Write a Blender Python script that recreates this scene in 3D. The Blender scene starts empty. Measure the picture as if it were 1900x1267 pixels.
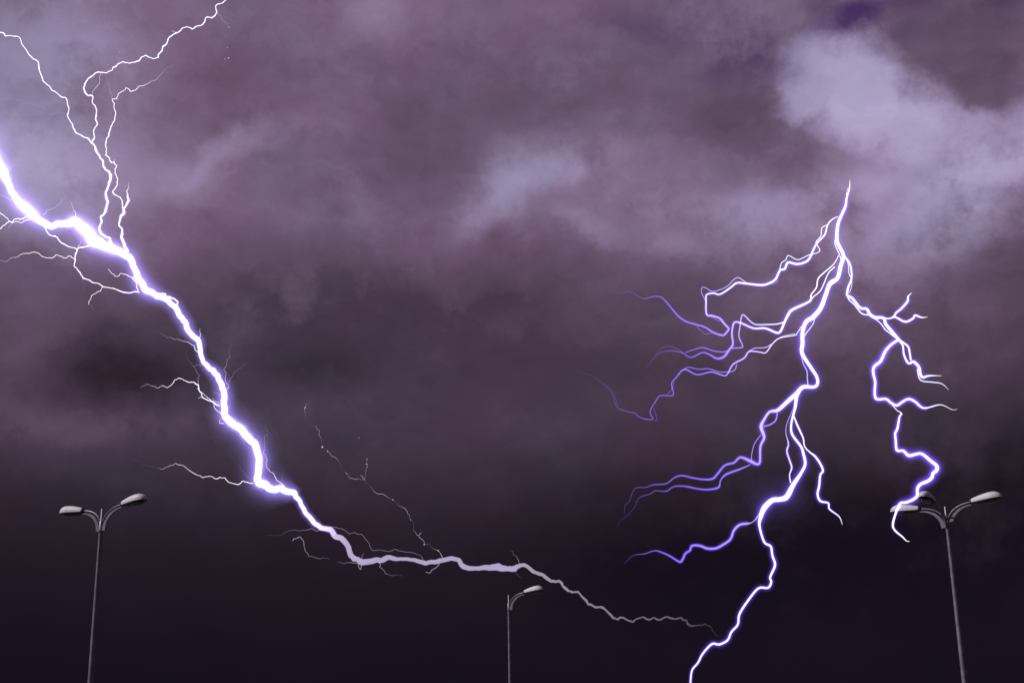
import bpy, bmesh, math, random
from mathutils import Vector, Matrix

random.seed(7)
R = math.radians
scene = bpy.context.scene
COL = scene.collection

# ------------------------------------------------------------------ camera
EYE = Vector((0.0, 0.0, 1.6))
PITCH, ROLL, LENS = 17.56, -1.147, 50.0
cam_data = bpy.data.cameras.new('camera')
cam_data.lens = LENS
cam_data.sensor_width = 36.0
cam_data.clip_start = 0.1
cam_data.clip_end = 20000.0
cam = bpy.data.objects.new('camera', cam_data)
CAM_M = Matrix.Rotation(R(90 + PITCH), 4, 'X') @ Matrix.Rotation(R(ROLL), 4, 'Z')
cam.matrix_world = Matrix.Translation(EYE) @ CAM_M
COL.objects.link(cam)
scene.camera = cam
PW, PH = 1900.0, 1267.0
FPX = LENS / 36.0 * PW


def sight(x, y):
    """direction in the world of a point seen in the photograph"""
    return (CAM_M.to_3x3() @ Vector(((x - PW / 2) / FPX, (PH / 2 - y) / FPX, -1.0)))


def bearing(x, y):
    d = sight(x, y).normalized()
    return math.degrees(math.atan2(d.x, d.y)), math.degrees(math.asin(d.z))


def at(x, y, dist):
    """point at a given ground distance along a line of sight"""
    d = sight(x, y)
    return EYE + d * (dist / d.y)


# ------------------------------------------------------------------ sun, exposure
SUN_LEFT, SUN_ELEV = 98.0, 38.0            # degrees left of north (+Y), elevation
sun_dir = Vector((-math.sin(R(SUN_LEFT)) * math.cos(R(SUN_ELEV)),
                  math.cos(R(SUN_LEFT)) * math.cos(R(SUN_ELEV)), math.sin(R(SUN_ELEV))))
sd = bpy.data.lights.new('sun', 'SUN')
sd.energy = 4.4
sd.angle = R(0.6)
sd.color = (1.0, 0.93, 0.95)
sun = bpy.data.objects.new('sun', sd)
sun.rotation_euler = sun_dir.to_track_quat('Z', 'Y').to_euler()
COL.objects.link(sun)

vs = scene.view_settings
vs.view_transform = 'Standard'
vs.look = 'None'
vs.exposure = 0.0
vs.gamma = 1.0
vs.use_curve_mapping = False
scene.render.engine = 'CYCLES'
scene.cycles.transparent_max_bounces = 64
scene.cycles.max_bounces = 6
scene.cycles.use_adaptive_sampling = True
scene.cycles.adaptive_threshold = 0.01
scene.cycles.adaptive_min_samples = 10
scene.cycles.use_denoising = True

# ------------------------------------------------------------------ world: storm clouds
world = bpy.data.worlds.new('World')
scene.world = world
world.use_nodes = True
NT = world.node_tree
NT.nodes.clear()


def nd(tree, kind, **kw):
    n = tree.nodes.new(kind)
    for k, v in kw.items():
        setattr(n, k, v)
    return n


def mth(tree, op, a, b=None, c=None, clamp=False):
    n = nd(tree, 'ShaderNodeMath', operation=op, use_clamp=clamp)
    for i, v in enumerate((a, b, c)):
        if v is None:
            continue
        if isinstance(v, (int, float)):
            n.inputs[i].default_value = v
        else:
            tree.links.new(v, n.inputs[i])
    return n.outputs[0]


def vmth(tree, op, a, b=None, s=None):
    n = nd(tree, 'ShaderNodeVectorMath', operation=op)
    for i, v in enumerate((a, b)):
        if v is None:
            continue
        if isinstance(v, (tuple, list)):
            n.inputs[i].default_value = v
        else:
            tree.links.new(v, n.inputs[i])
    if s is not None:
        n.inputs['Scale'].default_value = s
    return n.outputs['Value' if op == 'LENGTH' else 'Vector']


def srgb(r, g, b):
    f = lambda v: (v / 255 / 12.92) if v / 255 <= 0.04045 else ((v / 255 + 0.055) / 1.055) ** 2.4
    return (f(r), f(g), f(b), 1.0)


tc = nd(NT, 'ShaderNodeTexCoord')
DIR = vmth(NT, 'NORMALIZE', tc.outputs['Generated'])
sep = nd(NT, 'ShaderNodeSeparateXYZ')
NT.links.new(DIR, sep.inputs[0])
az = mth(NT, 'MULTIPLY', mth(NT, 'ARCTAN2', sep.outputs[0], sep.outputs[1]), 57.29578)
el = mth(NT, 'MULTIPLY', mth(NT, 'ARCSINE', sep.outputs[2]), 57.29578)
comb = nd(NT, 'ShaderNodeCombineXYZ')
NT.links.new(az, comb.inputs[0])
NT.links.new(el, comb.inputs[1])
AE = comb.outputs[0]


def cloud_noise(scale, detail, rough, stretch=(1, 1, 1), rot=0.0, lac=2.0, dist=0.0, offs=(0, 0, 0), src=None):
    m = nd(NT, 'ShaderNodeMapping')
    NT.links.new(src or DIR, m.inputs['Vector'])
    m.inputs['Location'].default_value = offs
    m.inputs['Rotation'].default_value = (0, rot, 0)
    m.inputs['Scale'].default_value = stretch
    n = nd(NT, 'ShaderNodeTexNoise')
    NT.links.new(m.outputs[0], n.inputs['Vector'])
    n.inputs['Scale'].default_value = scale
    n.inputs['Detail'].default_value = detail
    n.inputs['Roughness'].default_value = rough
    n.inputs['Lacunarity'].default_value = lac
    n.inputs['Distortion'].default_value = dist
    return n


w1 = cloud_noise(9.0, 2.0, 0.5)
w2 = cloud_noise(26.0, 5.0, 0.66, offs=(3, 1, 2))
warp = vmth(NT, 'ADD',
            vmth(NT, 'SCALE', vmth(NT, 'SUBTRACT', w1.outputs['Color'], (0.5, 0.5, 0.5)), s=2.6),
            vmth(NT, 'SCALE', vmth(NT, 'SUBTRACT', w2.outputs['Color'], (0.5, 0.5, 0.5)), s=2.0))
PW_ = vmth(NT, 'ADD', AE, warp)

# brightness of the storm deck against elevation (dark towards the horizon)
ramp = nd(NT, 'ShaderNodeFloatCurve')
cv = ramp.mapping.curves[0]
LEVELS = [(1267, .08), (1150, .093), (1050, .115), (950, .155), (850, .205), (750, .245), (650, .27),
          (550, .31), (450, .355), (350, .385), (200, .375), (0, .39)]
pts = [(-90, .07), (-2, .075)] + [(bearing(950, y)[1], v) for y, v in LEVELS] + [(45, .38), (90, .30)]
while len(cv.points) < len(pts):
    cv.points.new(0.5, 0.5)
for p, (e, v) in zip(cv.points, pts):
    p.location = ((e + 90) / 180, v)
    p.handle_type = 'AUTO_CLAMPED'
ramp.mapping.update()
sepw = nd(NT, 'ShaderNodeSeparateXYZ')
NT.links.new(vmth(NT, 'ADD', AE, vmth(NT, 'SCALE', warp, s=0.5)), sepw.inputs[0])
NT.links.new(mth(NT, 'MULTIPLY_ADD', sepw.outputs[1], 1 / 180, 0.5), ramp.inputs['Value'])
lum = ramp.outputs[0]


def mass(x, y, rx, ry, rot, amp, inner=0.0):
    """one cloud mass, break or painted patch of glow in the deck: bearing, angular radii, tilt, lightening or darkening"""
    a, e = bearing(x, y)
    k = math.degrees(1 / FPX)
    m = nd(NT, 'ShaderNodeMapping', vector_type='TEXTURE')
    NT.links.new(PW_, m.inputs['Vector'])
    m.inputs['Location'].default_value = (a, e, 0)
    m.inputs['Rotation'].default_value = (0, 0, R(rot))
    m.inputs['Scale'].default_value = (rx * k * 1.6, ry * k * 1.6, 1)
    q = vmth(NT, 'LENGTH', m.outputs[0])
    r = nd(NT, 'ShaderNodeMapRange', interpolation_type='SMOOTHSTEP')
    NT.links.new(q, r.inputs['Value'])
    r.inputs['From Min'].default_value = inner
    r.inputs['From Max'].default_value = 1.0
    r.inputs['To Min'].default_value = amp
    r.inputs['To Max'].default_value = 0.0
    return r.outputs[0]


MASSES = [
    # lavender deck, with glow round the violet bolt put into its tone
    (1560, 430, 190, 110, 0, .10, 0), (1610, 490, 200, 120, 0, .05, 0), (1480, 370, 150, 60, 10, .07, 0), (1300, 420, 170, 70, 5, .08, 0),
    (1250, 450, 100, 30, -15, .03, 0), (1390, 400, 40, 60, 0, .03, 0), (1350, 190, 170, 80, 0, -.05, 0),
    (1440, 290, 120, 50, -25, -.05, 0), (1650, 365, 80, 24, 25, -.05, 0), (1840, 520, 140, 130, 0, -.02, 0),
    (1870, 860, 160, 150, 0, -.04, 0), (1620, 600, 300, 110, 0, .05, 0), (1850, 640, 150, 90, 0, .02, 0),
    # streaks over the middle
    (890, 395, 105, 42, 30, .07, .0), (965, 350, 120, 46, 25, .085, .0), (1070, 295, 110, 36, 25, .08, 0),
    (1090, 430, 80, 26, -25, .07, 0), (1120, 350, 230, 110, 10, .05, 0), (1790, 390, 190, 65, 5, .10, 0), (1740, 340, 150, 50, 0, .06, 0),
    (420, 275, 90, 28, 38, .10, 0), (540, 240, 90, 32, 5, .06, 0), (330, 330, 80, 45, 0, .05, 0),
    (640, 320, 70, 40, -30, .04, 0),
    (740, 280, 140, 80, 0, -.055, 0), (920, 190, 200, 70, 5, -.045, 0), (430, 140, 150, 90, 0, -.03, 0),
    (690, 25, 80, 60, -35, .07, 0), (1150, 90, 200, 80, 0, -.03, 0),
    # left, brighter haze round the bright channel put into the sky tone
    (50, 170, 200, 190, 0, .10, 0), (130, 70, 150, 80, 0, .09, 0), (40, 260, 130, 90, 0, .05, 0), (110, 350, 230, 160, 0, .08, 0), (90, 320, 150, 110, 0, .05, 0),
    (10, 620, 120, 90, 0, .04, 0), (60, 790, 160, 70, 0, .03, 0),
    # dark cells and bands lower down
    (500, 530, 220, 105, 0, -.045, 0), (760, 580, 340, 130, 5, -.06, 0), (220, 680, 140, 50, 0, -.10, .1),
    (560, 690, 130, 60, 0, -.05, 0), (1050, 690, 220, 60, 0, -.02, 0),
    (180, 780, 190, 42, 0, .05, 0), (640, 790, 170, 50, 5, .03, 0), (990, 790, 180, 40, 15, .025, 0),
    (1300, 1000, 300, 150, 0, -.045, 0), (1700, 950, 260, 160, 0, -.045, 0), (300, 900, 300, 100, 0, .02, 0),
]
# the break in the deck: a pale opening with a crisp upper left rim, and the ragged dark cloud hanging in front of it
BREAK = [(1515, 150, 72, 66, -30, .9, .42), (1600, 185, 110, 85, -35, 1, .36), (1690, 230, 125, 85, -20, .97, .25), (1810, 270, 150, 85, -5, .9, .0),
         (1910, 275, 130, 95, 0, .85, .0), (1590, 115, 80, 60, -15, .8, .1), (1690, 310, 150, 75, -5, .5, .0), (1840, 350, 170, 80, 0, .38, .0)]
FRONT = [(1780, 85, 115, 66, -22, 1, .25), (1845, 150, 85, 50, -20, 1, .35), (1870, 40, 95, 66, 0, 1, .2), (1690, 75, 60, 40, -20, .6, .1)]


def union(lst):
    o = mass(*lst[0])
    for t in lst[1:]:
        o = mth(NT, 'MAXIMUM', o, mass(*t))
    return o


for t in MASSES:
    lum = mth(NT, 'ADD', lum, mass(*t))

lum = mth(NT, 'MULTIPLY_ADD', union(BREAK), 0.27, lum)
front = mth(NT, 'MULTIPLY', union(FRONT), 0.9)
lum = mth(NT, 'ADD', mth(NT, 'MULTIPLY', lum, mth(NT, 'SUBTRACT', 1.0, front)), mth(NT, 'MULTIPLY', front, 0.305))

BILLOW = vmth(NT, 'ADD', DIR, vmth(NT, 'SCALE', warp, s=0.022))
# billows: coarse and fine structure, weaker where the deck is dark
n1 = cloud_noise(13.0, 4.0, 0.5, stretch=(1.0, 1.0, 1.9), rot=R(18), offs=(1.3, 0.2, 4), src=BILLOW)
n2 = cloud_noise(48.0, 5.0, 0.64, stretch=(1.0, 1.0, 1.6), rot=R(25), offs=(7, 2, 1), src=BILLOW)
tex = mth(NT, 'ADD', mth(NT, 'MULTIPLY_ADD', n1.outputs['Fac'], 0.17, -0.085),
          mth(NT, 'MULTIPLY_ADD', n2.outputs['Fac'], 0.085, -0.0425))
gain = nd(NT, 'ShaderNodeMapRange')
NT.links.new(lum, gain.inputs['Value'])
gain.inputs['From Min'].default_value = 0.10
gain.inputs['From Max'].default_value = 0.42
gain.inputs['To Min'].default_value = 0.05
gain.inputs['To Max'].default_value = 1.0
lum = mth(NT, 'MULTIPLY_ADD', tex, gain.outputs[0], lum)

cr = nd(NT, 'ShaderNodeValToRGB')
els = cr.color_ramp.elements
STOPS = [(0.03, (10, 6, 18)), (0.085, (25, 18, 30)), (0.15, (44, 33, 46)), (0.25, (71, 58, 75)),
         (0.36, (106, 87, 112)), (0.46, (133, 117, 148)), (0.56, (154, 140, 176)), (0.66, (174, 163, 199)),
         (0.8, (205, 198, 230))]
while len(els) < len(STOPS):
    els.new(0.5)
for e, (p, c) in zip(els, STOPS):
    e.position = p
    e.color = srgb(*c)
NT.links.new(lum, cr.inputs['Fac'])
# slow drift of hue between rosy and bluish cloud
hue = cloud_noise(11.0, 3.0, 0.5, offs=(9, 4, 2))
tint = nd(NT, 'ShaderNodeValToRGB')
tint.color_ramp.elements[0].position, tint.color_ramp.elements[1].position = 0.36, 0.64
tint.color_ramp.elements[0].color = (1.05, 0.965, 0.98, 1)
tint.color_ramp.elements[1].color = (0.985, 1.01, 0.99, 1)
NT.links.new(hue.outputs['Fac'], tint.inputs['Fac'])
mul = nd(NT, 'ShaderNodeMix', data_type='RGBA', blend_type='MULTIPLY')
mul.inputs['Factor'].default_value = 1.0
NT.links.new(cr.outputs['Color'], mul.inputs['A'])
NT.links.new(tint.outputs['Color'], mul.inputs['B'])
cloud_col = mul.outputs['Result']

# gaps in the cloud showing the darkening sky behind
sky = nd(NT, 'ShaderNodeTexSky', sky_type='NISHITA')
sky.sun_disc = False
sky.sun_elevation = R(SUN_ELEV)
sky.sun_rotation = math.atan2(sun_dir.x, sun_dir.y)
grade = nd(NT, 'ShaderNodeMix', data_type='RGBA', blend_type='MULTIPLY')
grade.inputs['Factor'].default_value = 1.0
NT.links.new(sky.outputs['Color'], grade.inputs['A'])
grade.inputs['B'].default_value = (0.056, 0.017, 0.036, 1)
gaps = union([(1395, 75, 115, 62, -10, 1.0, .2), (1610, 30, 80, 34, 5, 1.0, .12), (1300, 40, 120, 44, 0, .55, .0), (1200, 30, 110, 36, 0, .5, .0),
              (1530, 5, 60, 24, 0, .6, .0), (1710, 6, 70, 30, 0, .7, .0), (1880, 4, 60, 26, 0, .5, .0), (1690, 70, 40, 22, 0, .4, .0)])
gm = nd(NT, 'ShaderNodeMix', data_type='RGBA')
NT.links.new(gaps, gm.inputs['Factor'])
NT.links.new(cloud_col, gm.inputs['A'])
NT.links.new(grade.outputs['Result'], gm.inputs['B'])
bg = nd(NT, 'ShaderNodeBackground')
NT.links.new(gm.outputs['Result'], bg.inputs['Color'])
bg.inputs['Strength'].default_value = 1.0
world.cycles.sampling_method = 'MANUAL'
world.cycles.sample_map_resolution = 256
wo = nd(NT, 'ShaderNodeOutputWorld')
NT.links.new(bg.outputs[0], wo.inputs['Surface'])


# ------------------------------------------------------------------ helpers
def material(name):
    m = bpy.data.materials.new(name)
    m.use_nodes = True
    m.node_tree.nodes.clear()
    return m, m.node_tree, nd(m.node_tree, 'ShaderNodeOutputMaterial')


def painted(name, col_a, col_b, rough, metal=0.0, scale=6.0, bump=0.0):
    m, t, o = material(name)
    b = nd(t, 'ShaderNodeBsdfPrincipled')
    c = nd(t, 'ShaderNodeTexCoord')
    n = nd(t, 'ShaderNodeTexNoise')
    n.inputs['Scale'].default_value = scale
    n.inputs['Detail'].default_value = 5.0
    t.links.new(c.outputs['Object'], n.inputs['Vector'])
    r = nd(t, 'ShaderNodeValToRGB')
    r.color_ramp.elements[0].position, r.color_ramp.elements[1].position = 0.35, 0.68
    r.color_ramp.elements[0].color = (*col_a, 1)
    r.color_ramp.elements[1].color = (*col_b, 1)
    t.links.new(n.outputs['Fac'], r.inputs['Fac'])
    t.links.new(r.outputs['Color'], b.inputs['Base Color'])
    b.inputs['Roughness'].default_value = rough
    b.inputs['Metallic'].default_value = metal
    if bump:
        bp = nd(t, 'ShaderNodeBump')
        bp.inputs['Strength'].default_value = bump
        bp.inputs['Distance'].default_value = 0.01
        t.links.new(n.outputs['Fac'], bp.inputs['Height'])
        t.links.new(bp.outputs[0], b.inputs['Normal'])
    t.links.new(b.outputs[0], o.inputs['Surface'])
    return m


def link(name, me, mat, parent=None):
    ob = bpy.data.objects.new(name, me)
    if mat is not None and len(me.materials) == 0:
        me.materials.append(mat)
    COL.objects.link(ob)
    if parent is not None:
        ob.parent = parent
    return ob


def mesh_from(bm, name, smooth=True):
    me = bpy.data.meshes.new(name)
    bm.normal_update()
    bmesh.ops.recalc_face_normals(bm, faces=bm.faces)
    for f in bm.faces:
        f.smooth = smooth
    bm.to_mesh(me)
    bm.free()
    return me


def tube(bm, path, radii, sides=8, layer=None, values=None):
    """closed tapered tube along a path, parallel-transported frame"""
    n = len(path)
    tang = []
    for i in range(n):
        a, b = path[max(i - 1, 0)], path[min(i + 1, n - 1)]
        d = (b - a)
        tang.append(d.normalized() if d.length > 1e-9 else Vector((0, 0, 1)))
    up = Vector((0, 1, 0)) if abs(tang[0].y) < 0.9 else Vector((1, 0, 0))
    nrm = (up - tang[0] * up.dot(tang[0])).normalized()
    rings = []
    for i in range(n):
        nrm = (nrm - tang[i] * nrm.dot(tang[i])).normalized()
        bi = tang[i].cross(nrm)
        ring = []
        for k in range(sides):
            a = 2 * math.pi * k / sides
            v = bm.verts.new(path[i] + (nrm * math.cos(a) + bi * math.sin(a)) * radii[i])
            if layer is not None:
                v[layer] = values[i]
            ring.append(v)
        rings.append(ring)
    for i in range(n - 1):
        for k in range(sides):
            k2 = (k + 1) % sides
            bm.faces.new((rings[i][k], rings[i][k2], rings[i + 1][k2], rings[i + 1][k]))
    bm.faces.new(rings[0][::-1])
    bm.faces.new(rings[-1])


def lathe(bm, prof, sides=24):
    rings = []
    for r, z in prof:
        rings.append([bm.verts.new((r * math.cos(2 * math.pi * k / sides), r * math.sin(2 * math.pi * k / sides), z))
                      for k in range(sides)])
    for a, b in zip(rings, rings[1:]):
        for k in range(sides):
            k2 = (k + 1) % sides
            bm.faces.new((a[k], a[k2], b[k2], b[k]))
    bm.faces.new(rings[0][::-1])
    bm.faces.new(rings[-1])


# ------------------------------------------------------------------ ground (below the frame)
asphalt = painted('asphalt', (0.035, 0.035, 0.037), (0.062, 0.06, 0.06), 0.9, 0, 3.0, 0.4)
bm = bmesh.new()
g = 9000.0
bm.faces.new([bm.verts.new(p) for p in ((-g, -g, 0), (g, -g, 0), (g, g, 0), (-g, g, 0))])
ground = link('ground', mesh_from(bm, 'ground', False), asphalt)
ground['kind'] = 'structure'
ground['label'] = 'dark asphalt ground under the street lamps'

# ------------------------------------------------------------------ street lamps
M_POLE = painted('galvanised_pole', (0.10, 0.085, 0.125), (0.155, 0.135, 0.18), 0.40, 0.3, 7.0)
M_HEAD = painted('lamp_shell_paint', (0.36, 0.335, 0.365), (0.43, 0.40, 0.43), 0.6, 0.0, 9.0)
M_DARK = painted('dark_casting', (0.010, 0.009, 0.013), (0.018, 0.016, 0.021), 0.6, 0.0, 12.0)


def glass_mat():
    m, t, o = material('lamp_bowl_glass')
    b = nd(t, 'ShaderNodeBsdfPrincipled')
    b.inputs['Base Color'].default_value = (0.05, 0.045, 0.06, 1)
    b.inputs['Roughness'].default_value = 0.12
    b.inputs['Coat Weight'].default_value = 0.3
    n = nd(t, 'ShaderNodeTexWave')
    n.inputs['Scale'].default_value = 22.0
    c = nd(t, 'ShaderNodeTexCoord')
    t.links.new(c.outputs['Object'], n.inputs['Vector'])
    bp = nd(t, 'ShaderNodeBump')
    bp.inputs['Strength'].default_value = 0.3
    bp.inputs['Distance'].default_value = 0.004
    t.links.new(n.outputs['Fac'], bp.inputs['Height'])
    t.links.new(bp.outputs[0], b.inputs['Normal'])
    t.links.new(b.outputs[0], o.inputs['Surface'])
    return m


M_GLASS = glass_mat()
H_TIP, H_COL = 9.185, 8.636
HEAD_IN, HEAD_LEN = 0.80, 0.87           # radius of the head's inner end, its length


def head_half_width(s):
    w = 0.075 + 0.095 * min(1.0, (s / 0.62)) ** 0.8
    if s > 0.62:
        q = (s - 0.62) / 0.38
        w = 0.17 * math.sqrt(max(0.0, 1 - q ** 2.3))
    return w


def head_height(s):
    h = 0.095 + 0.085 * math.sin(min(s / 0.66, 1.0) * math.pi / 2)
    if s > 0.66:
        q = (s - 0.66) / 0.34
        h = 0.18 * (1 - q ** 2.4) ** 0.6 if q < 1 else 0.0
    return h


def head_shell():
    bm = bmesh.new()
    NS, NK = 26, 14
    rows = []
    for i in range(NS + 1):
        s = 1 - (1 - i / NS) ** 1.25
        s = min(s, 0.997)
        w, h = head_half_width(s), head_height(s)
        row = []
        for k in range(NK + 1):
            a = math.pi * k / NK
            ca, sa = math.cos(a), math.sin(a)
            y = w * math.copysign(abs(ca) ** 0.72, ca)
            z = h * sa ** 0.8
            row.append(bm.verts.new((s * HEAD_LEN, y, z)))
        rows.append(row)
    for a, b in zip(rows, rows[1:]):
        for k in range(NK):
            bm.faces.new((a[k], a[k + 1], b[k + 1], b[k]))
    bm.faces.new(rows[-1])
    # rim turned down a little and closed off below
    low = [[bm.verts.new((r[0].co.x, r[0].co.y * 0.985, -0.018)), bm.verts.new((r[-1].co.x, r[-1].co.y * 0.985, -0.018))] for r in rows]
    for i in range(NS):
        bm.faces.new((rows[i][0], rows[i + 1][0], low[i + 1][0], low[i][0]))
        bm.faces.new((rows[i][-1], low[i][1], low[i + 1][1], rows[i + 1][-1]))
    return mesh_from(bm, 'lamp_head')


def head_underside():
    bm = bmesh.new()
    NS = 22
    top, bot = [], []
    for i in range(NS + 1):
        s = 0.012 + 0.975 * (1 - (1 - i / NS) ** 1.25)
        w = head_half_width(s) * 0.95
        d = 0.018 + 0.055 * math.sin(math.pi * min(1, s * 1.15) ** 0.8) if s < 0.87 else 0.018
        top.append([bm.verts.new((s * HEAD_LEN, y, -0.012)) for y in (-w, w)])
        bot.append([bm.verts.new((s * HEAD_LEN, y * 0.9, -0.012 - d)) for y in (-w, -w * 0.4, w * 0.4, w)])
    for i in range(NS):
        bm.faces.new((top[i][0], top[i + 1][0], bot[i + 1][0], bot[i][0]))
        bm.faces.new((top[i][1], bot[i][3], bot[i + 1][3], top[i + 1][1]))
        for k in range(3):
            bm.faces.new((bot[i][k], bot[i + 1][k], bot[i + 1][k + 1], bot[i][k + 1]))
    bm.faces.new((top[0][0], bot[0][0], bot[0][1], bot[0][2], bot[0][3], top[0][1]))
    return mesh_from(bm, 'underside', True)


def head_bowl():
    bm = bmesh.new()
    NA, NB = 24, 8
    rows = []
    for j in range(NB + 1):
        a = (math.pi / 2) * j / NB
        rows.append([bm.verts.new((0.60 * HEAD_LEN + 0.25 * math.cos(a) * math.cos(2 * math.pi * k / NA),
                                   0.125 * math.cos(a) * math.sin(2 * math.pi * k / NA),
                                   -0.060 - 0.075 * math.sin(a))) for k in range(NA)] if j < NB else
                    [bm.verts.new((0.60 * HEAD_LEN, 0, -0.135))])
    for j in range(NB - 1):
        for k in range(NA):
            k2 = (k + 1) % NA
            bm.faces.new((rows[j][k], rows[j][k2], rows[j + 1][k2], rows[j + 1][k]))
    for k in range(NA):
        bm.faces.new((rows[NB - 1][k], rows[NB - 1][(k + 1) % NA], rows[NB][0]))
    return mesh_from(bm, 'glass_bowl')


def head_end_cap():
    bm = bmesh.new()
    rows = []
    for x, f in ((-0.055, 0.80), (-0.045, 0.9), (0.0, 0.97), (0.02, 0.97)):
        w, h = head_half_width(0) * f, head_height(0) * f
        ring = []
        for k in range(17):
            a = math.pi * k / 16
            ca, sa = math.cos(a), math.sin(a)
            ring.append(bm.verts.new((x, w * math.copysign(abs(ca) ** 0.72, ca), h * sa ** 0.8)))
        for y in (-w * 0.8, w * 0.8):
            ring.append(bm.verts.new((x, y, -0.035)))
        rows.append(ring)
    n = len(rows[0])
    for a, b in zip(rows, rows[1:]):
        for k in range(n):
            bm.faces.new((a[k], a[(k + 1) % n], b[(k + 1) % n], b[k]))
    bm.faces.new(rows[0])
    bm.faces.new(rows[-1][::-1])
    return mesh_from(bm, 'end_cap')


def arm_rod():
    bm = bmesh.new()
    path = [Vector((0.035, 0, 0.05))]
    for i in range(19):
        t = math.pi / 2 * i / 18
        path.append(Vector((0.045 + 0.72 * (1 - math.cos(t)), 0, 0.10 + 0.475 * math.sin(t))))
    path.append(Vector((0.90, 0, 0.594)))
    tube(bm, path, [0.021] * len(path), 10)
    return mesh_from(bm, 'arm')


def arm_fin():
    """curved plate below the rod, broad at the pole and narrow at the head"""
    bm = bmesh.new()
    N = 18
    rows = []
    for i in range(N + 1):
        t = math.pi / 2 * i / N
        c = Vector((0.115 + 0.655 * (1 - math.cos(t)), 0, -0.06 + 0.555 * math.sin(t)))
        tg = Vector((0.665 * math.sin(t), 0, 0.545 * math.cos(t))).normalized()
        nr = Vector((-tg.z, 0, tg.x))
        w = 0.062 - 0.050 * (i / N) ** 1.1
        h = 0.024
        rows.append([bm.verts.new(c + nr * a + Vector((0, b, 0))) for a, b in ((-w, -h), (w, -h), (w, h), (-w, h))])
    for a, b in zip(rows, rows[1:]):
        for k in range(4):
            bm.faces.new((a[k], a[(k + 1) % 4], b[(k + 1) % 4], b[k]))
    bm.faces.new(rows[0])
    bm.faces.new(rows[-1][::-1])
    bmesh.ops.bevel(bm, geom=[e for e in bm.edges if not e.is_boundary and e.calc_face_angle(0) > 0.8],
                    offset=0.006, segments=2, affect='EDGES')
    return mesh_from(bm, 'stiffening_plate', False)


def pole_mesh():
    bm = bmesh.new()
    lathe(bm, [(0.105, 0.03), (0.104, 0.5), (0.1, 0.52), (0.055, H_COL - 0.08), (0.052, H_COL + 0.02), (0.034, H_COL + 0.05),
               (0.033, H_TIP - 0.012), (0.026, H_TIP)], 28)
    return mesh_from(bm, 'pole')


def collar_mesh():
    bm = bmesh.new()
    lathe(bm, [(0.050, H_COL - 0.11), (0.066, H_COL - 0.10), (0.066, H_COL - 0.03), (0.058, H_COL), (0.056, H_COL + 0.20),
               (0.040, H_COL + 0.22)], 28)
    return mesh_from(bm, 'collar')


def base_mesh():
    bm = bmesh.new()
    lathe(bm, [(0.26, 0.0), (0.26, 0.025), (0.125, 0.028), (0.12, 0.12), (0.107, 0.14)], 28)
    return mesh_from(bm, 'base_plate')


ME = dict(shell=head_shell(), under=head_underside(), bowl=head_bowl(), cap=head_end_cap(), rod=arm_rod(), fin=arm_fin(),
          pole=pole_mesh(), collar=collar_mesh(), base=base_mesh())


def street_lamp(x, y, azimuths, label):
    root = bpy.data.objects.new('street_lamp', None)
    root.location = (x, y, 0)
    COL.objects.link(root)
    root['label'] = label
    root['category'] = 'street lamp'
    root['group'] = 'grey street lamps under the storm sky'
    link('base_plate', ME['base'], M_POLE, root)
    link('pole', ME['pole'], M_POLE, root)
    link('collar', ME['collar'], M_POLE, root)
    for a in azimuths:
        arm = link('arm', ME['rod'], M_POLE, root)
        arm.location = (0, 0, H_COL)
        arm.rotation_euler = (0, 0, R(a))
        link('stiffening_plate', ME['fin'], M_POLE, arm)
        hd = link('lamp_head', ME['shell'], M_HEAD, root)
        hd.location = (HEAD_IN * math.cos(R(a)), HEAD_IN * math.sin(R(a)), H_COL + 0.575)
        hd.rotation_euler = (0, R(-3.0), R(a))
        link('underside', ME['under'], M_DARK, hd)
        link('glass_bowl', ME['bowl'], M_GLASS, hd)
        link('end_cap', ME['cap'], M_DARK, hd)
    return root


LAMP_L = street_lamp(40 * math.sin(-0.286), 40 * math.cos(-0.286), (-32.2, 147.8),
                     'tall grey street lamp with two arms below the brightest lightning')
LAMP_R = street_lamp(12.365, 40.523, (141.3, -37.5, -128.3),
                     'tall grey street lamp with three arms, touched by a lightning branch')
LAMP_M = street_lamp(-0.339, 57.834, (-34.3,),
                     'small grey street lamp with a single arm, farthest of the three lamps')

# ------------------------------------------------------------------ lightning
def plasma(name, stops):
    """glowing gas: it adds light along the channel, more where it carries more current (charge), and casts no shadow"""
    m, t, o = material(name)
    a = nd(t, 'ShaderNodeAttribute', attribute_name='charge')
    r = nd(t, 'ShaderNodeValToRGB')
    els = r.color_ramp.elements
    while len(els) < len(stops):
        els.new(0.5)
    for e, (p, c) in zip(els, stops):
        e.position = p
        e.color = (*c, 1)
    t.links.new(a.outputs['Fac'], r.inputs['Fac'])
    em = nd(t, 'ShaderNodeEmission')
    t.links.new(r.outputs['Color'], em.inputs['Color'])
    em.inputs['Strength'].default_value = 0.5          # light from the near and the far side adds up
    ad = nd(t, 'ShaderNodeAddShader')
    t.links.new(nd(t, 'ShaderNodeBsdfTransparent').outputs[0], ad.inputs[0])
    t.links.new(em.outputs[0], ad.inputs[1])
    t.links.new(ad.outputs[0], o.inputs['Surface'])
    m.cycles.emission_sampling = 'NONE'
    return m


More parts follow.
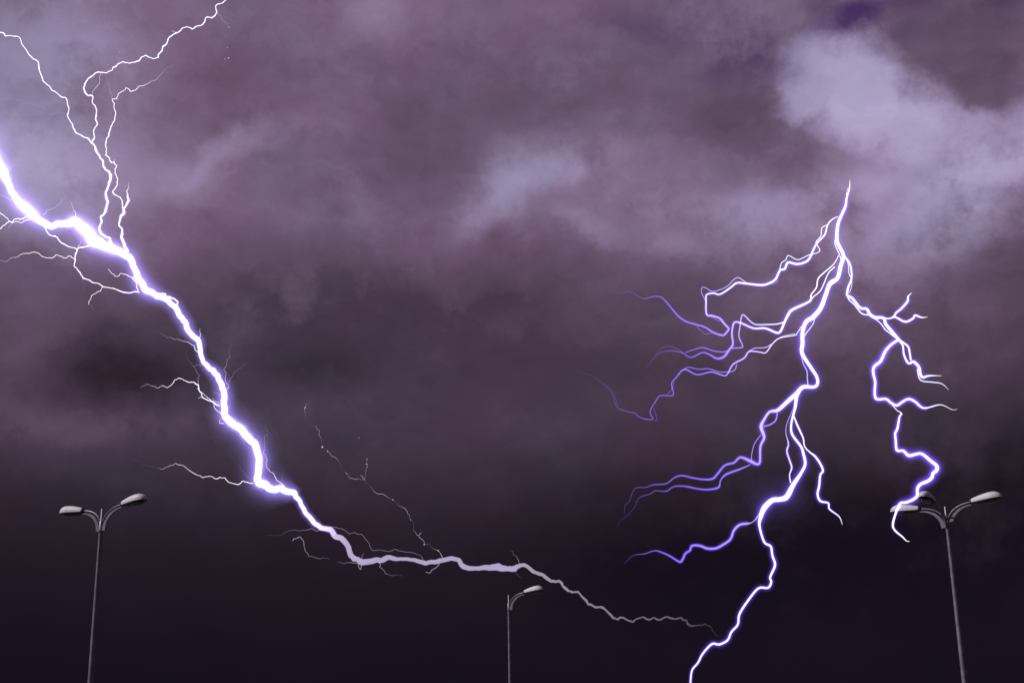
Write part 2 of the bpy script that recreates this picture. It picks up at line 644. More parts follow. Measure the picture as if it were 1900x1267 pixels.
M_WHITE = plasma('white_plasma', [(0.0, (0, 0, 0)), (0.1, (.045, .038, .05)), (0.2, (.095, .075, .10)), (0.3, (.17, .135, .175)),
                                  (0.4, (.27, .22, .29)), (0.5, (.37, .31, .41)), (0.6, (.48, .41, .54)),
                                  (0.75, (.82, .78, .92)), (1.0, (1.2, 1.16, 1.22))])
M_VIOLET = plasma('violet_plasma', [(0.0, (0, 0, 0)), (0.12, (.035, .018, .11)), (0.25, (.07, .04, .26)), (0.4, (.14, .085, .55)),
                                    (0.5, (.20, .13, .80)), (0.6, (.31, .22, 1.0)), (0.75, (.60, .5, 1.05)),
                                    (0.88, (.92, .9, 1.1)), (1.0, (1.2, 1.2, 1.2))])


def glow_mat(name, col, per_metre):
    m, t, o = material(name)
    e = nd(t, 'ShaderNodeEmission')
    e.inputs['Color'].default_value = (*col, 1)
    e.inputs['Strength'].default_value = per_metre
    t.links.new(e.outputs[0], o.inputs['Volume'])
    return m


def parse(s):
    return [tuple(float(v) for v in p.split()) for p in s.split(';') if p.strip()]


def smooth_path(p, sub):
    """Catmull-Rom through (x, y, width) points"""
    out = []
    n = len(p)
    for i in range(n - 1):
        p0, p1, p2, p3 = p[max(i - 1, 0)], p[i], p[i + 1], p[min(i + 2, n - 1)]
        for k in range(sub):
            t = k / sub
            out.append(tuple(0.5 * ((2 * b) + (-a + c) * t + (2 * a - 5 * b + 4 * c - d) * t * t + (-a + 3 * b - 3 * c + d) * t ** 3)
                             for a, b, c, d in zip(p0, p1, p2, p3)))
    out.append(p[-1])
    return out


def crackle(p, amp, rnd):
    """straight runs broken up by midpoint displacement, with uneven width"""
    pts = list(p)
    for lev in range(2):
        out = [pts[0]]
        for a, b in zip(pts, pts[1:]):
            L = math.hypot(b[0] - a[0], b[1] - a[1])
            if L > 3.2:
                thick = (a[2] + b[2]) / 2 > 8
                k = rnd.gauss(0, amp) * L * (0.075 if thick else 0.10 if L < 40 else 0.06)
                nx, ny = -(b[1] - a[1]) / L, (b[0] - a[0]) / L
                t = rnd.uniform(0.38, 0.62)
                w = (a[2] + b[2]) / 2
                out.append((a[0] + (b[0] - a[0]) * t + nx * k, a[1] + (b[1] - a[1]) * t + ny * k, w * (rnd.uniform(0.94, 1.06) if thick else rnd.uniform(0.8, 1.2))))
            out.append(b)
        pts = out
    # knock the corners off the thick runs so that the tube does not pinch
    out = [pts[0]]
    for a, b, c in zip(pts, pts[1:], pts[2:]):
        f = 0.22 if b[2] > 5 else 0.12
        out.append(tuple(q * f + r * (1 - f) for q, r in zip(a, b)))
        out.append(tuple(q * f + r * (1 - f) for q, r in zip(c, b)))
    out.append(pts[-1])
    return out


class Bolt:
    def __init__(self, label, mat, dist, sub, jag):
        self.root = bpy.data.objects.new('lightning_bolt', None)
        COL.objects.link(self.root)
        self.root['label'] = label
        self.root['category'] = 'lightning'
        self.mat, self.dist, self.sub, self.jag = mat, dist, sub, jag
        self.paths = []           # (points, widths, charges, glow set)

    def thin(self, w):
        if self.jag:
            return 0.55 if w < 3 else min(0.80, 0.55 + (w - 3) * 0.06)
        return 0.68 if w < 3 else min(0.78, 0.68 + (w - 3) * 0.03)

    def add(self, name, pts, c0, c1, parent=None, dist=None, width=None, depth=None, glow='a', seed=None, mid=None):
        p = parse(pts) if isinstance(pts, str) else pts
        if width is not None:
            p = [(q[0], q[1], width if len(q) < 3 else q[2]) for q in p]
            p[-1] = (p[-1][0], p[-1][1], p[-1][2])
        sp = crackle(p, self.jag, random.Random(int(p[0][0] * 13 + p[0][1] * 7))) if self.jag else smooth_path(p, self.sub)
        n = len(sp)
        length = [0.0]
        for a, b in zip(sp, sp[1:]):
            length.append(length[-1] + math.hypot(b[0] - a[0], b[1] - a[1]))
        tot = max(length[-1], 1e-6)
        d0 = dist or self.dist
        d1 = depth or d0
        rnd = random.Random(seed if seed is not None else int(p[0][0] * 31 + p[0][1] * 17))
        ph = [rnd.uniform(0, 6.28) for _ in range(3)]
        V, Rr, Ch, Wd = [], [], [], []
        for i, (x, y, w) in enumerate(sp):
            f = length[i] / tot
            d = d0 + (d1 - d0) * (f if d1 == d0 else min(1.0, f / 0.80))
            # the channel also wanders towards and away from the viewer
            if d1 == d0:
                L = length[i]
                d += 0.02 * self.dist * min(1, L / 60) * (math.sin(L / 53 + ph[0]) * .5 + math.sin(L / 23 + ph[1]) * .3)
            P = at(x, y, d)
            w = w * self.thin(w)
            if mid is not None:
                c = mid(x, y, f)
            else:
                c = c0 + (c1 - c0) * f
            V.append(P)
            Ch.append(c)
            Wd.append(max(w, 0.45))
            Rr.append(max(w, 0.45) * 0.5 * d / FPX)
        bm = bmesh.new()
        lay = bm.verts.layers.float.new('charge')
        tube(bm, V, Rr, 7, lay, Ch)
        me = mesh_from(bm, name)
        ob = link(name, me, self.mat, parent or self.root)
        self.paths.append((V, Wd, Ch, glow, Rr))
        return ob

    def glow(self, sets, layers, voxel):
        """halo of light round the channels, put in as emission: closed volumes, one inside the other"""
        for col, grow, extra, need_w, need_c, centre in layers:
            bm = bmesh.new()
            ref = []
            for V, Wd, Ch, gset, Rr in self.paths:
                if gset not in sets:
                    continue
                run = []

                def flush(run):
                    if len(run) > 3:
                        tube(bm, [a for a, _ in run], [b for _, b in run], 10)
                for P, w, c, r in zip(V, Wd, Ch, Rr):
                    if w >= need_w and c >= need_c:
                        mpp = r * 2 / w
                        rad = (w * 0.5 * grow + extra * min(1.0, 0.35 + c * 0.65) * min(1.0, 0.4 + w * 0.12)) * mpp
                        ref.append(rad)
                        if not run or (P - run[-1][0]).length > rad * 0.35:
                            run.append((P, rad))
                    else:
                        flush(run)
                        run = []
                flush(run)
            if not ref:
                bm.free()
                continue
            me = mesh_from(bm, 'glow')
            mean = sorted(ref)[len(ref) // 2]
            ob = link('glow', me, glow_mat('bolt_halo', col, centre / (2 * mean)), self.root)  # volume emission stands in for light scattered by the air
            ob['kind'] = 'stuff'
            md = ob.modifiers.new('union', 'REMESH')
            md.mode = 'VOXEL'
            md.voxel_size = max(mean * 0.28, voxel)
            md.use_smooth_shade = True


# --- the large bolt crossing the sky
def left_charge(x, y, f):
    if x < 545:
        return 1.0
    table = [(545, .97), (600, .72), (650, .53), (960, .52), (1010, .47), (1090, .38), (1180, .31), (1265, .22), (1305, .11), (1341, .0)]
    for (a, va), (b, vb) in zip(table, table[1:]):
        if x <= b:
            return va + (vb - va) * (x - a) / (b - a)
    return 0.0


BL = Bolt('huge white lightning bolt zigzagging down past the two-armed street lamp', M_WHITE, 300.0, 3, 1.0)
MAIN_L = ('-60 215 26;-34 255 26;-12 290 24;4 314 21;14 338 17;21.5 357 15;35 376 17;58 396 19;81 413 17;96 421 15;119 415 17;139 409 19;154 423 24;'
          '172 448 26;192 456 22;220 466 18;240 477 17;249 497 14;260 521 15;273 540 15;298 551 13;316 563 12;326 570 13;332 583 13;'
          '345 598 12;356 621 12;369 632 12;372 651 11;377 672 10;396 686 12;406 705 13;415 724 14;415 750 14;418 773 16;435 788 17;'
          '455 806 17;472 821 17;479 844 15;479 877 15;481 896 18;500 906 17;523 906 15;546 913 13;557 930 10;566 950 10;579 964 11;'
          '596 979 11;614 982 12;632 997 13;647 1016 12;650 1027 12;656 1037 11;672 1043 14;699 1038 12;719 1034 12;739 1037 8;'
          '762 1038 8;790 1045 10;815 1040 11;838 1035 10;851 1038 10;861 1051 12;881 1054 9;907 1053 13;924 1051 17;941 1055 11;'
          '955 1055 13;966 1048 8;978 1050 8;995 1062 7;1020 1076 7;1031 1079 6;1037 1077 6;1052 1093 6.5;1061 1098 6;1072 1097 5.5;'
          '1086 1112 5.5;1092 1121 6;1108 1126 6;1119 1127 6;1138 1146 6;1150 1145 5;1175 1153 5;1194 1144 4;1205 1149 5;1215 1146 5;'
          '1226 1149 5;1238 1144 5;1264 1145 4.5;1275 1157 5;1283 1161 5;1297 1159 4;1308 1157 4;1319 1163 3.5;1327 1177 3;1341 1184 2.5')
BL.add('channel', MAIN_L, 1, 1, mid=left_charge)
# upper fan
a = BL.add('branch', '-30 46 3.4;0 61 3.4;10 68 3;15 66.5 3;32 68 3;38 74 3;40 81 3;53 101 3;66 111 3;73 131 3.2;85 155 3;96 168 3;111 178 3;122 182 3;128 200 3;125 215 3;134 230 3;136 237 3;141 247 3.4;154 254 3.4;170 266 4', .95, 1)
BL.add('twig', '0 187;28 186;61 194;88 209;121 212', .10, .22, a, width=1.3)
b = BL.add('branch', '455 -34 3;432 -12 3;419 0 3;413 6 3;405 8 3;400 13 2.6;402 24 3.4;399 30 3.4;384 32 3.4;379 42 3.4;373 48 3;365 49 3;357 55 3;346 50 3;338 53 3;326 62 4;313 71 3.4;302 87 4;294 107 3.4;283 109 3;270 103 3;263 106 3;250 116 3.4;237 117 3;226 116 3;215 124 4;197 136 3;177 136 3.2;158 155 3.4;155 164 4;164 178 3.4;172 179 3.6;176 196 3.2;179 207 3;181 230 3.2;175 240 3;175 253 3;170 265 4', .95, 1)
BL.add('twig', '317 59;321 58;326 62', .5, .8, b, width=1.4)
BL.add('twig', '402 24;409 30;416 40;424 50;427 68', .5, .06, b, width=1.2)
BL.add('twig', '187 136;186 149;180 161;172 174', .6, .7, b, width=1.6)
BL.add('twig', '224 106;212 121;197 131;188 135', .1, .4, b, width=1.2)
c = BL.add('branch', '170 266 4;177 273 4.4;184 288 4.6;191 298 4.8;192 309 5;202 318 5.4;205 328 6;202 343 5;200 374 5;195 394 5.4;188 401 5;189 409 5;186 418 5;188 434 5;204 442 5.6;206 456 6', 1, 1)
BL.add('twig', '172 262;180 276;183 285', .4, .5, c, width=1.4)
d = BL.add('branch', '328 117 .8;311 126 1;293 145 1.4;280 151 1.8;265 160 2;251 168 2.4;240 167 2.2;234 163 2;229 169 2;220 174 2;217 184 2;208 185 2;212 202 2.4;213 218 2.6;208 232 2.8;202 253 3;196 273 3;196 288 3;203 293 3;206 302 3;212 302 3;217 307 2.4;213 321 2.6;217 338 2.8;216 346 2.8;209 355 3;212 361 3;223 366 3.2;227 376 3.4;227 386 4', .2, 1,
           mid=lambda x, y, f: min(1.0, .12 + f * 3.2))
BL.add('twig', '196 141;202 157;205 170;207 183', .2, .5, d, width=1.2)
BL.add('twig', '213 296;212 302', .6, .8, d, width=1.6)
e = BL.add('branch', '240 338 1;235 355 3;237 361 4;235 379 5;229 389 5.5;222 410 5;226 424 5;225 439 5.5;232 458 7;236 468 8', .6, 1, mid=lambda x, y, f: min(1, .5 + f * 2))
# lower left network
f_ = BL.add('branch', '78 416 4;87 430 3;97 438 3;106 440 3.4;124 456 3;143 462 3', 1, 1)
g_ = BL.add('branch', '176 456 5;157 458 3;144 462 3.4;140 472 4;140 482 3.4;145 502 3;154 516 3.6;174 525 3.2;191 532 3.4;210 535 3.2;220 539 3.2;258 542 3.8', 1, 1)
BL.add('twig', '151 447;148 454;144 462', .5, .8, g_, width=1.6)
BL.add('twig', '-20 482 1.2;0 484 1.4;15 483 1.4;28 478 1.6;38 473 2;53 470 2;69 469 2;78 476 2;95 479 2;104 473 2;117 478 2;130 475 2;139 482 2.4', .35, 1, g_, mid=lambda x, y, f: min(1, .3 + f * 1.2))
BL.add('twig', '165 565;167 556;170 548;178 544;186 540;190 533', .75, .95, g_, width=2)
BL.add('twig', '174 580;173 571;168 566', .08, .3, g_, width=1.2)
BL.add('twig', '154 516;155 530;157 542', .3, .04, g_, width=1.2)
j_ = BL.add('branch', '201 499 1.6;206 506 2;215 513 2;224 507 2;235 510 2.2;245 515 2.4;253 524 2.2;256 540 2.4', .8, 1)
BL.add('twig', '245 515;250 514;254 512', .9, 1, j_, width=2.4)
k_ = BL.add('branch', '-20 440 3;0 425 2.6;12 414 2.6;23 412 3;30 406 2.8;43 406 2.8;50 402 3;62 402 4', 1, 1)
BL.add('twig', '-16 385;0 395;10 403;17 410;23 413', .9, .9, k_, width=2.4)
BL.add('twig', '23 413;30 411;45 410;58 404', .9, 1, k_, width=2.2)
BL.add('twig', '15 425;19 418;24 413', .3, .6, k_, width=1.4)
BL.add('branch', '-12 358 1.2;0 362 1.4;13 367 1.6;26 372 2', .4, .6)
l_ = BL.add('branch', '121 365 1;116 372 1.4;104 383 1.4;95 387 1.4;87 389 1.4;80 399 1.8', .25, .7)
BL.add('twig', '106 347;107 357;112 366;116 372', .06, .3, l_, width=1.2)
BL.add('branch', '130 374 1.2;133 381 1.4;136 389 1.6;141 402 2', .4, .8)
BL.add('branch', '288 545 4;300 545 4;307 545 4;309 551 4;323 554 4;330 561 4;328 570 5', 1, 1)
# twigs down the middle
BL.add('branch', '371 610 1.4;370 614 1.4;372 620 1.6;369 629 2', .6, .9)
BL.add('branch', '296 618 1;303 622 1.2;311 627 1.3;315 625 1.3;334 631 1.5;349 635 2;360 641 2.2;367 654 2.2', .2, .9)
r_ = BL.add('branch', '260 719 1;266 716 1.4;275 713 1.6;284 716 1.8;293 720 1.8;301 715 1.8;311 719 1.8;318 714 2;323 706 2;329 703 2;337 703 2;343 706 2;360 709 2.4;368 714 3;369 723 2.4;376 737 2.6;392 744 3.4;407 752 4', .35, 1, mid=lambda x, y, f: min(1, .3 + 1.6 * f))
BL.add('twig', '345 650;347 660;349 667;358 679;365 690;368 706;368 714', .04, .6, r_, width=1.3)
BL.add('twig', '358 679;366 677;374 678', .3, .5, r_, width=1.2)
BL.add('twig', '366 719;377 730;384 736;392 743', .7, .9, r_, width=1.8)
BL.add('twig', '368 739;372 737;378 738', .6, .8, r_, width=1.5)
BL.add('twig', '397 750;400 759;406 764;411 769', .8, .9, r_, width=2.2)
BL.add('twig', '394 739;400 744;406 748', .6, .8, r_, width=1.6)
BL.add('branch', '395 726;402 729;408 735', .2, .6, width=1.4)
BL.add('branch', '409 778;407 782;408 785;416 785', .7, .9, width=1.8)
t_ = BL.add('branch', '429 632;428 644;427 663;421 676;418 699;420 710;425 718;421 722', .04, .75, width=1.4)
BL.add('twig', '460 671;449 681;438 689;430 700;423 712', .06, .45, t_, width=1.3)
u_ = BL.add('branch', '492 786 1;493 794 1.2;497 801 1.2;491 809 1.4;492 834 1.5;488 840 2.2;493 849 2;494 862 2;500 874 2;510 884 2;516 892 2;528 902 2.4', .15, .9)
BL.add('twig', '526 876;524 886;524 898', .1, .45, u_, width=1.2)
BL.add('twig', '487 884;498 893;508 901', .4, .5, u_, width=1.4)
BL.add('branch', '442 866;452 876;466 892', .05, .35, width=1.2)
BL.add('branch', '235 843 .8;258 854 .9;283 865 1.1;298 870 1.6;313 865 2;326 859 2;341 864 2;366 881 2;377 886 2;389 883 2;403 888 2;408 885 2;417 886 2;438 898 2.2;450 892 2.2;469 897 2.6', .03, 1, mid=lambda x, y, f: (.04 + .1 * f / .27) if f < .27 else min(1, .45 + 1.2 * (f - .27)))
BL.add('branch', '490 994;523 992;556 985;586 985;597 980', .04, .5, width=1.3)
x_ = BL.add('branch', '543 1003 1.6;545 999 1.6;551 998 1.6;556 995 1.6;561 1001 1.8;564 1013 1.2;567 1023 1.5;572 1028 1.4;573 1032 1.4;582 1034 1.2;591 1036 1.6;600 1034 1.2;610 1037 1', .6, .25)
BL.add('branch', '612 978;616 977;628 980;648 990;671 991;682 1004;690 1020;708 1020;733 1018;759 1024;780 1030;790 1044', .4, .35, width=1.4)
# beaded, nearly spent branch
z_ = BL.add('branch', '575 745 .8;569 750 1;566 756 1.6;565 763 1;567 768 1.4;577 788 1.2;587 790 1.4;591 805 1.4;598 829 2.2;608 837 1.6;615 846 1.6;627 854 1.2;635 871 1.2;643 877 1.8;659 889 1.6;668 889 1;676 890 1.4;688 903 1.8;699 915 1.8;710 916 1.8;729 927 2;739 938 1.3;750 942 1.6;756 953 1.2;762 964 1.6;767 984 1.2;776 993 1.6;784 1001 1.6;787 1010 2;796 1008 1.6;813 1021 2;821 1034 2.2', .3, .7,
            mid=lambda x, y, f: .20 + .2 * math.sin(f * 46) + .14 * f)
BL.add('twig', '669 881;673 885;677 890', .5, .5, z_, width=1.4)
BL.add('twig', '681 851;680 858;681 866;679 874;676 888', .35, .3, z_, width=1.1)
BL.add('twig', '782 988;778 993', .5, .5, z_, width=1.4)
BL.add('branch', '625 1043;631 1042;637 1045;648 1043;656 1044;665 1045', .2, .5, width=1.5)
BL.add('branch', '665 1046;666 1053;669 1056;672 1048', .5, .6, width=1.6)
BL.add('branch', '676 1025;672 1030;671 1038', .2, .5, width=1.3)
BL.add('branch', '704 1042;706 1046;708 1054;715 1064;728 1068;747 1069', .6, .06, width=1.5)
BL.add('branch', '816 1046;809 1053;801 1057;799 1062;790 1061', .6, .4, width=1.7)
BL.add('branch', '964 1046;962 1038;959 1033;953 1028;946 1021', .5, .12, width=1.4)
BL.add('branch', '957 1060;962 1068;969 1073', .3, .05, width=1.2)


def sparks(bolt, spots):
    """beads of glowing gas left where a channel has died away"""
    for x, y, r, c in spots:
        bm = bmesh.new()
        bmesh.ops.create_icosphere(bm, subdivisions=1, radius=r * bolt.dist / FPX, matrix=Matrix.Translation(at(x, y, bolt.dist)))
        lay = bm.verts.layers.float.new('charge')
        for v_ in bm.verts:
            v_[lay] = c * 0.75
        link('spark', mesh_from(bm, 'spark'), bolt.mat, bolt.root)


sparks(BL, [(566, 756, 1.3, .6), (598, 829, 1.6, .9), (608, 837, 1.3, .7), (643, 878, 1.1, .6), (729, 927, 1.4, .6), (787, 1010, 1.4, .6),
            (813, 1021, 1.5, .6), (666, 812, 1.3, .4), (681, 851, 1.1, .5), (680, 861, 1.3, .6), (681, 866, 1.1, .45), (762, 964, 1.2, .5),
            (422, 89, 1.1, .6), (424, 108, 1.6, .8), (417, 110, 1.1, .6), (425, 51, 1.1, .55), (222, 97, 1.0, .5), (200, 121, 1.1, .5)])

BL.glow('a', [
    # colour, growth, extra px, min width, min charge, brightness through the centre
    ((.32, .22, .8), 1.08, 1.6, 1.2, .50, .04),
    ((.40, .30, .9), 1.08, 1.4, 1.2, .66, .08),
    ((.70, .66, 1.0), 1.25, 5.0, 13.5, .98, .22),
    ((.34, .25, 1.0), 1.12, 3.0, 1.6, .64, .12),
    ((.30, .20, .95), 1.2, 5.0, 3.0, .70, .12),
    ((.32, .22, .95), 1.3, 7.5, 6.0, .75, .15),
    ((.60, .54, 1.0), 1.5, 10.0, 14.5, .98, .16),
    ((.36, .26, 1.0), 1.5, 10.0, 8.5, .95, .14),
    ((.38, .28, 1.0), 1.8, 13.0, 9.5, .96, .12),
    ((.40, .30, 1.0), 2.1, 18.0, 10.5, .97, .065),
    ((.42, .33, 1.0), 2.4, 25.0, 11.0, .97, .045),
    ((.45, .36, 1.0), 2.7, 34.0, 12.0, .97, .03),
    ((.48, .40, 1.0), 3.0, 46.0, 13.5, .97, .022),
    ((.50, .42, 1.0), 3.4, 62.0, 16.0, .97, .030),
    ((.50, .42, 1.0), 4.0, 85.0, 18.0, .97, .042),
    ((.50, .42, 1.0), 4.4, 120.0, 18.0, .97, .040),
], 0.2)

# --- the forked violet bolt
BR = Bolt('forked violet-white lightning bolt with many branches, one crossing the three-armed street lamp', M_VIOLET, 95.0, 4, 0)
ch = BR.add('channel', '1577 334 .8;1576 351 3;1571 367 4.5;1569 382 5.5;1563 396 6.5;1556 412 7.5;1553 431 7.5;1554 450 8;1565 474 8;1560 493 9;1554 516 9.5;1540 526 10;1532 547 9.5;1523 571 10.5;1509 588 11;1496 597 9.5;1489 616 8.5;1489 638 9;1488 655 8.5;1504 681 7.5;1515 698 7;1517 711 7;1510 718 7;1490 718 9;1479 731 9;1476 754 6;1471 773 5;1468 789 4.5;1470 806 5;1486 828 5.5;1491 843 6;1494 861 6;1486 878 6.5;1472 899 10;1460 921 12.5;1448 926 11;1433 928 11.5;1418 942 12;1412 957 9;1409 974 5.5;1418 1005 5;1430 1013 5;1433 1030 5;1438 1048 5.5;1429 1070 5;1431 1079 5;1425 1090 5;1407 1091 5;1387 1115 5;1372 1139 5;1369 1158 4.8;1357 1172 4.6;1350 1187 4.6;1334 1195 4.6;1321 1194 4.6;1304 1212 4.5;1295 1229 4.2;1284 1243 4;1281 1267 4;1279 1300 4;1266 1336 4;1272 1380 4;1260 1424 4;1263 1470 4;1258 1516 4', 1, 1,
            mid=lambda x, y, f: 1.0 if y < 960 else .93)
BR.add('strand', '1574 348;1571 358;1572 367', .8, .9, ch, width=1.8)
BR.add('strand', '1552 438;1549 452;1557 471;1561 483', .9, .9, ch, width=2.6)
BR.add('strand', '1554 516;1550 523;1541 530;1538 536', .85, .9, ch, width=2.4)
BR.add('strand', '1511 588;1511 593;1508 602;1496 618;1492 624', .8, .9, ch, width=2.6)
BR.add('strand', '1486 656;1490 674;1497 688;1498 702;1499 714', .6, .75, ch, width=3)
BR.add('strand', '1476 738 2;1471 759 1.5;1461 783 1.8;1458 802 2;1463 823 3.6;1460 837 4;1466 856 4;1469 868 4;1465 881 3;1467 895 3.5', .6, .9, ch)
rs = BR.add('branch', '1473 772 3;1480 790 4.4;1490 812 3.6;1493 828 3;1503 839 3.6;1512 846 4.8;1522 860 5;1527 873 5;1522 881 4.8;1520 901 5;1517 916 5;1522 929 5;1537 933 4.2;1539 944 3.8;1557 958 2.8;1563 973 .8', .95, .95)
# right-hand limb
rb = BR.add('branch', '1565 474 4;1575 486 4;1579 498 4;1580 517 4.2;1574 533 5;1572 548 5.4;1581 553 5.6;1596 571 6;1608 573 6;1614 583 7;1624 589 7;1639 590 6;1644 602 7;1656 616 7;1668 630 6', 1, 1)
BR.add('strand', '1571 482;1574 491;1575 507;1579 515', .85, .9, rb, width=2.2)
BR.add('strand', '1580 520;1580 532;1576 543', .8, .85, rb, width=1.8)
BR.add('strand', '1573 551;1576 557;1585 565;1597 580;1606 584;1614 583', .9, .95, rb, width=3.2)
BR.add('strand', '1622 590;1634 600;1642 611;1651 618;1656 622;1667 629', .85, .95, rb, width=3)
BR.add('strand', '1639 590 4;1649 591 3.4;1658 588 4.6;1663 580 4.4;1672 573 4.8;1684 559 4.8;1685 550 4;1692 543 .8', .95, .95, rb)
BR.add('strand', '1657 587 3.6;1665 590 4.6;1680 597 5;1694 591 5;1698 585 4.8;1710 589 3.6;1721 588 .8', .95, .95, rb)
rr = BR.add('branch', '1667 630 5;1675 641 4;1677 657 4.2;1683 671 5;1688 674 5;1695 671 6.5;1705 681 6.2;1708 695 6;1713 700 5.6;1724 697 4;1747 697 .8', 1, .95)
BR.add('strand', '1668 630;1675 635;1685 643;1688 655;1690 668', .95, .95, rr, width=4.4)
BR.add('strand', '1702 684 3;1705 700 3;1712 707 3;1731 709 3;1748 712 2.5;1760 723 .8', .9, .85, rr)
rl = BR.add('branch', '1668 630 5;1655 638 5;1643 651 5.6;1634 670 5.6;1623 679 5.8;1620 690 5.2;1624 709 5;1623 726 5;1626 740 5.2;1644 740 5;1653 747 5;1664 752 5;1675 745 5;1686 740 5;1698 745 5;1714 757 4.2;1741 751 3;1753 753 2;1767 760 1.4;1776 759 .7', 1, .9, depth=70.0)
# this limb comes forward towards the viewer and passes in front of the lamp
BR.add('branch', '1655 749 2;1663 760 2;1673 767 3;1669 773 4.2;1665 795 5;1661 804 5;1662 817 5;1664 835 5.4;1676 836 5.6;1686 845 6.6;1701 842 6;1711 842 6.2;1727 855 7;1738 864 7.6;1738 872 7.8;1731 878 7.2;1729 886 7;1720 893 7;1708 898 6.6;1702 907 6.2;1701 921 6;1684 931 6;1671 933 5.4;1667 941 6;1662 952 5.4;1657 978 5;1675 996 3.8;1682 1003 2.4;1688 1004 .8', 1, .97, dist=76.0, depth=40.0, glow='b')
# left-hand limbs, fading to violet
v = lambda x0, x1, c0, c1: (lambda x, y, f: c0 + (c1 - c0) * max(0.0, min(1.0, (x - x0) / (x1 - x0))))
l1 = BR.add('branch', '1554 402 2;1542 409 3;1535 419 3.4;1530 436 3.8;1516 451 4;1509 464 4.6;1501 481 5;1490 488 5;1477 490 5;1462 487 5;1456 499 5;1447 502 5;1439 518 5;1426 526 5;1412 529 5;1383 526 4.4;1367 525 4.2;1355 534 4;1336 546 4;1324 544 4;1311 547 4;1310 559 4;1311 583 4;1322 586 4;1336 591 4;1345 602 4;1352 610 4;1347 618 4;1341 622 4;1324 617 3.8;1308 607 3.6;1291 602 3.6;1272 596 3.8;1258 586 3.8;1246 572 3.4;1229 553 3.2;1215 550 3;1196 554 2.6;1184 550 2.2;1168 540 1.6;1151 544 1;1137 540 .6', 1, .1,
            mid=lambda x, y, f: 1.0 if f < .36 else max(.06, 1.0 - (f - .36) * 1.32))
BR.add('strand', '1534 418;1525 423;1523 438;1514 450;1521 463;1517 469;1499 474;1480 482;1463 474;1458 482;1450 488;1447 500', .9, .9, l1, width=2.4)
BR.add('strand', '1386 526;1374 517;1368 515;1360 520;1348 532;1324 541;1311 535;1303 533;1302 544;1310 559', .8, .6, l1, width=2.2)
BR.add('strand', '1440 517;1442 524;1430 527', .6, .6, l1, width=1.4)
BR.add('strand', '1318 586;1330 594;1340 597;1350 605;1354 611', .5, .45, l1, width=1.8)
BR.add('strand', '1293 606;1302 615;1310 620;1321 617', .4, .4, l1, width=1.8)
l2 = BR.add('branch', '1556 474 2;1547 490 2.2;1530 505 3;1518 517 3.2;1515 533 3.2;1505 547 3.4;1502 559 5;1471 574 6;1463 583 6;1456 597 5.4;1448 615 5.2;1440 617 5;1420 609 5;1398 609 4.6;1374 599 4.4;1362 599 4.2;1358 619 4;1360 638 4.2;1353 649 4.4;1343 662 4.2;1330 665 4;1317 658 3.6;1303 654 3.4;1282 663 3.2;1267 655 2.8;1248 651 2.6;1229 653 2.2;1215 662 1.8;1206 674 1.2;1196 686 .6', 1, .1,
            mid=lambda x, y, f: 1.0 if f < .36 else max(.05, .97 - (f - .36) * 1.28))
BR.add('strand', '1549 495;1537 507;1528 528;1521 541;1509 551;1503 559', .9, .95, l2, width=3)
BR.add('strand', '1456 597;1443 601;1424 602;1399 601;1381 585;1376 587;1373 607;1371 624;1378 642;1374 645;1357 646', .95, .55, l2, width=3.2)
BR.add('strand', '1350 651;1341 653;1324 651;1304 645;1286 649;1272 654', .55, .35, l2, width=3)
BR.add('strand', '1268 655;1260 649;1240 642;1227 647;1215 659', .35, .12, l2, width=1.8)
l3 = BR.add('branch', '1487 606 2;1479 618 1.8;1475 622 2.6;1447 627 3;1433 638 3.2;1421 654 3.2;1409 653 3.2;1390 652 3.5;1381 664 3.6;1360 676 3.5;1348 696 3.2;1334 694 3.2;1319 690 3;1293 695 3;1270 685 3.6;1255 700 3.2;1246 712 3;1249 733 3;1225 734 3;1215 747 3;1206 764 3;1211 778 3;1189 775 3;1177 766 2.6;1165 764 2.6;1144 754 2.5;1135 728 2.2;1120 713 2;1097 696 1.6;1083 693 1.2;1066 683 .7', .9, .03,
            mid=lambda x, y, f: max(.02, .97 - f * 1.05) if f < .5 else max(.03, .445 - (f - .5) * .75))
BR.add('strand', '1475 619;1455 623;1447 627', .8, .8, l3, width=1.8)
BR.add('strand', '1431 639;1419 645;1400 646;1390 652', .75, .65, l3, width=2.6)
BR.add('strand', '1367 676;1361 688;1336 690;1315 684;1296 685;1277 681;1269 686', .6, .45, l3, width=2.6)
BR.add('strand', '1251 708;1246 723;1238 731', .35, .3, l3, width=2.2)
BR.add('strand', '1213 758;1219 778;1214 780', .28, .24, l3, width=2.2)
BR.add('strand', '1146 752;1138 728;1128 716;1120 710', .2, .1, l3, width=1.8)
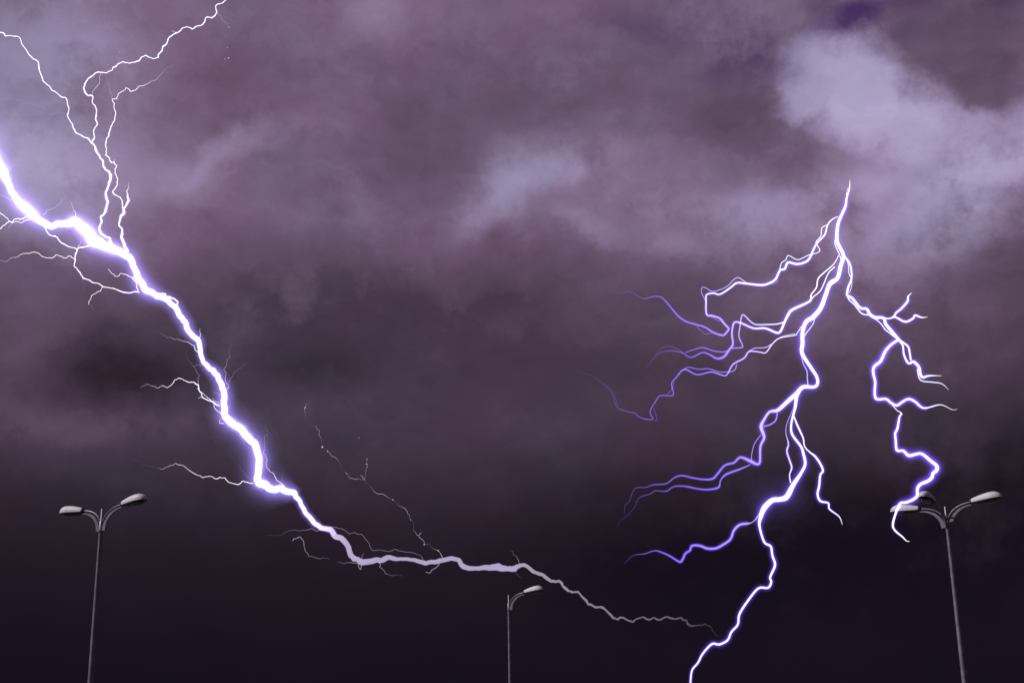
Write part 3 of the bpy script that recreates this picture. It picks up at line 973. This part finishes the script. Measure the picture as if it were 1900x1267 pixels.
l4 = BR.add('branch', '1482 727 9;1469 738 10;1459 747 9.5;1443 761 8.5;1428 764 5.6;1418 778 5.8;1412 792 7.5;1418 811 5.8;1411 828 5;1410 856 5;1405 861 5;1394 856 6.5;1374 848 5;1362 858 4.6;1345 863 4.2;1332 878 4.2;1322 888 4.2;1304 889 4;1284 886 4;1266 882 4;1251 886 3.6;1236 897 3.5;1213 899 3;1198 904 2.6;1178 906 2.4;1168 929 2;1160 937 1.8;1158 954 1', .9, .1,
            mid=lambda x, y, f: .92 - f * .35 / .35 if f < .2 else max(.08, .74 - (f - .2) * .72))
BR.add('strand', '1442 766;1439 780;1428 788;1416 791', .6, .6, l4, width=3.4)
BR.add('strand', '1412 806;1400 823;1395 841;1394 855', .6, .6, l4, width=2.4)
BR.add('strand', '1392 862 2.4;1373 870 3.8;1347 880 4;1337 891 3;1333 904 4;1312 908 4.2;1292 906 4;1272 902 4;1251 902 3.6;1236 911 3.4;1216 910 3;1206 916 2.8;1186 923 2.4;1179 937 2;1168 952 1.8;1150 967 1.4;1144 981 .7', .6, .08, l4)
l5 = BR.add('branch', '1410 952 4;1403 962 3.4;1395 969 2.4;1386 971 4.8;1373 973 5;1362 983 5;1355 1000 5;1340 1011 5;1327 1017 5;1312 1017 5;1299 1012 5;1284 1012 5;1280 1021 4.6;1272 1026 4.6;1265 1040 4.6;1259 1041 4.2;1241 1030 4;1221 1022 3.6;1211 1022 3.2;1196 1027 3;1178 1029 2.4;1168 1035 1.8;1158 1046 .8', .68, .08,
            mid=lambda x, y, f: .66 - .5 * f * f)

GLOW_R = [
    ((.30, .21, 1.0), 1.05, 1.2, 1.6, .20, .15),
    ((.22, .13, 1.0), 1.08, 2.4, 1.9, .28, .13),
    ((.18, .09, .95), 1.12, 4.0, 2.2, .36, .14),
    ((.17, .085, .95), 1.15, 6.0, 2.6, .45, .095),
    ((.18, .09, .90), 1.2, 9.0, 3.2, .60, .06),
    ((.20, .12, .85), 1.3, 13.0, 4.2, .90, .035),
    ((.24, .16, .85), 1.4, 20.0, 5.5, .95, .024),
    ((.30, .22, .85), 1.6, 32.0, 6.5, .96, .018),
    ((.34, .27, .85), 1.7, 50.0, 7.5, .96, .016),
]
BR.glow('a', GLOW_R, 0.04)
BR.glow('b', [g_[:5] + (g_[5] * 0.45,) for g_ in GLOW_R[:6]], 0.03)
